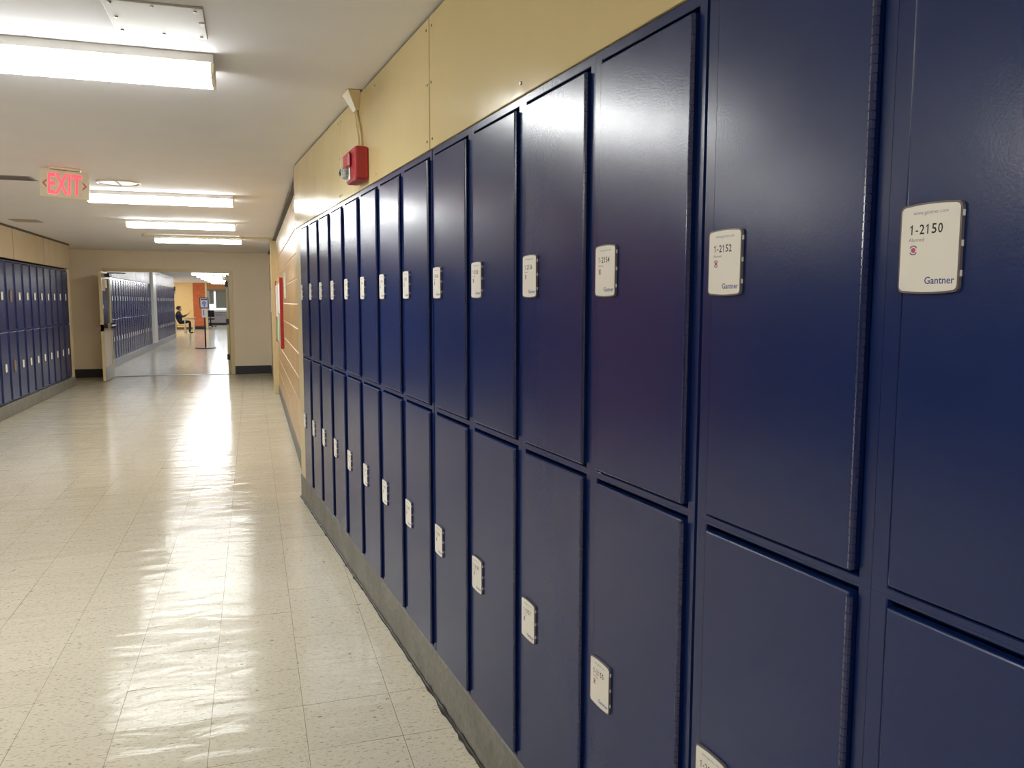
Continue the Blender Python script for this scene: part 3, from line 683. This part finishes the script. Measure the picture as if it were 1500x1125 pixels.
# ---- the seated person, body as one continuous skin
def person():
    root = thing('person', 'person in dark blue sitting sideways at the desk and holding a phone', 'person', (-3.83, PY, 0))
    bm = bmesh.new(); sk = bm.verts.layers.skin.new(); V = {}
    def v(n, x, y, z, rx, ry=None):
        q = bm.verts.new((x, y, z)); q[sk].radius = (rx, ry or rx); V[n] = q; return q
    def e_(*ns):
        for a_, b_ in zip(ns, ns[1:]): bm.edges.new((V[a_], V[b_]))
    v('pel', -.03, 0, .505, .115, .15); v('wai', -.06, 0, .64, .105, .14); v('che', -.085, 0, .80, .115, .165); v('sho', -.085, 0, .91, .085, .13)
    v('nec', -.055, 0, .985, .05); v('jaw', -.018, 0, 1.045, .062); v('hea', -.024, 0, 1.115, .085, .075); v('cro', -.034, 0, 1.165, .065)
    v('nos', .064, 0, 1.075, .013)
    e_('pel', 'wai', 'che', 'sho', 'nec', 'jaw', 'hea', 'cro'); e_('jaw', 'nos')
    for s, t in ((-1, 'l'), (1, 'r')):
        v('as'+t, -.085, s*.185, .895, .062); v('el'+t, .10, s*.225, .745, .045); v('wr'+t, .27, s*.10, .835, .030); v('pa'+t, .315, s*.075, .862, .033, .020)
        e_('sho', 'as'+t, 'el'+t, 'wr'+t, 'pa'+t)
        v('hi'+t, .0, s*.095, .500, .095); v('kn'+t, .385, s*.10, .530, .062); v('an'+t, .375, s*.10, .10, .038); v('he'+t, .36, s*.10, .045, .036); v('to'+t, .52, s*.115, .034, .030)
        e_('pel', 'hi'+t, 'kn'+t, 'an'+t, 'he'+t, 'to'+t)
    V['pel'][sk].use_root = True
    me = bpy.data.meshes.new('body'); bm.to_mesh(me); bm.free()
    o = bpy.data.objects.new('body', me); COL.objects.link(o)
    o.modifiers.new('skin', 'SKIN').use_smooth_shade = True
    s = o.modifiers.new('sub', 'SUBSURF'); s.levels = s.render_levels = 2
    bpy.context.view_layer.update()
    me2 = bpy.data.meshes.new_from_object(o.evaluated_get(bpy.context.evaluated_depsgraph_get())); bpy.data.objects.remove(o)
    b = bmesh.new(); b.from_mesh(me2)
    bb_ = B(); bb_.bm.free(); bb_.bm = b
    for sgn in (-1, 1):                      # five fingers on each hand, closed round the phone
        for k in range(4):
            y = sgn*(.075 - .004*k); z0 = .885 - .017*k; ln = (.036, .042, .040, .032)[k]
            bb_.path([(.315, y, z0), (.315+ln*.7, y-sgn*.012, z0+.012), (.315+ln, y-sgn*.036, z0+.016), (.312+ln, y-sgn*.054, z0+.012)], [.0095, .009, .0085, .007], 6)
        bb_.path([(.300, sgn*.078, .880), (.318, sgn*.058, .908), (.332, sgn*.038, .920)], [.011, .010, .008], 6)
    SKIN = mat('skin', (196, 146, 116), .5); HOOD = mat('dark_blue_hoodie', (34, 42, 66), .8, 0, .15, 20, .3, 120); TROU = mat('dark_trousers', (30, 34, 50), .8); SHOE = mat('black_shoes', (26, 24, 26), .5)
    for f in b.faces:
        c = f.calc_center_median(); f.smooth = True
        if c.z > .985 or (c.x > .275 and .80 < c.z < .96 and abs(c.y) < .13): f.material_index = 0
        elif c.z < .085: f.material_index = 3
        elif c.z < .565 and (c.x > -.06 or c.z < .50): f.material_index = 2
        else: f.material_index = 1
    me3 = bpy.data.meshes.new('body'); b.to_mesh(me3); b.free()
    for m_ in (SKIN, HOOD, TROU, SHOE): me3.materials.append(m_)
    add('body', me3, root)
    hb = B().sphere((-.055, 0, 1.135), .108, 1.05, .92, .92, 16, 12)
    bmesh.ops.delete(hb.bm, geom=[x for x in hb.bm.verts if x.co.x > .01 and x.co.z < 1.135 or x.co.z < 1.05], context='VERTS')
    for x in hb.bm.verts: x.co += Vector((random.uniform(-.006, .006),)*3)
    add('hair', hb.mesh('hair', mat('dark_brown_hair', (48, 28, 26), .7, 0, .3, 40)), root)
    for s_ in (-1, 1):
        add('eye', B().sphere((.046, s_*.032, 1.108), .010).mesh('eye', mat('eye_white', (220, 214, 208), .3)), root)
        add('ear', B().sphere((-.031, s_*.080, 1.09), .022, .6, .35, 1).mesh('ear', SKIN), root)
    add('mouth', B().box((.043, -.022, 1.035), (.050, .022, 1.042), .002).mesh('mouth', mat('lips', (150, 90, 84), .5)), root)
person()
ph = thing('phone', 'slim dark phone held up by the seated person', 'phone', (-3.462, PY, .905))
add('phone_body', B().box((-.005, -.036, -.04), (.005, .036, .11), .003).mesh('phone_body', mat('phone_black', (40, 38, 40), .3)), ph)
ph.rotation_euler = (0, math.radians(28), 0)
# dark chair and cabinet glimpsed in the far classroom
oc = thing('office_chair', 'dark office chair standing inside the far classroom door', 'chair', (-2.98, 47.0, 0))
CH = mat('black_upholstery', (30, 30, 38), .7)
add('seat', B().box((-.22, -.22, .43), (.22, .22, .50), .03, 0, 2).mesh('seat', CH), oc)
add('backrest', B().box((-.20, .17, .58), (.20, .23, .95), .025, 0, 2).mesh('backrest', CH), oc)
add('back_stem', B().path([(0, .12, .44), (0, .24, .46), (0, .24, .70)], .018).mesh('back_stem', CH), oc)
add('column', B().tube((0, 0, .09), (0, 0, .43), .03).mesh('column', CH), oc)
for k in range(5):
    a_ = k*1.2566; add('leg', B().path([(0, 0, .10), (.27*math.cos(a_), .27*math.sin(a_), .05)], [.022, .016]).mesh('leg', CH), oc)
    add('caster', B().sphere((.27*math.cos(a_), .27*math.sin(a_), .028), .028).mesh('caster', CH), oc)
kb_ = thing('cabinet', 'tall dark cabinet at the right inside the far classroom', 'cabinet', (-1.86, 47.6, 0))
add('carcass', B().box((-.22, 0, .06), (.40, .45, 1.22), .006).mesh('carcass', CH), kb_)
add('plinth', B().box((-.20, .03, 0), (.38, .43, .06)).mesh('plinth', BLACKB), kb_)
dr_ = add('door', B().box((-.21, -.018, .08), (.39, -.001, 1.20), .004).mesh('door', CH), kb_)
add('handle', B().tube((.33, -.03, .60), (.33, -.03, .74), .008).mesh('handle', STEEL), dr_)
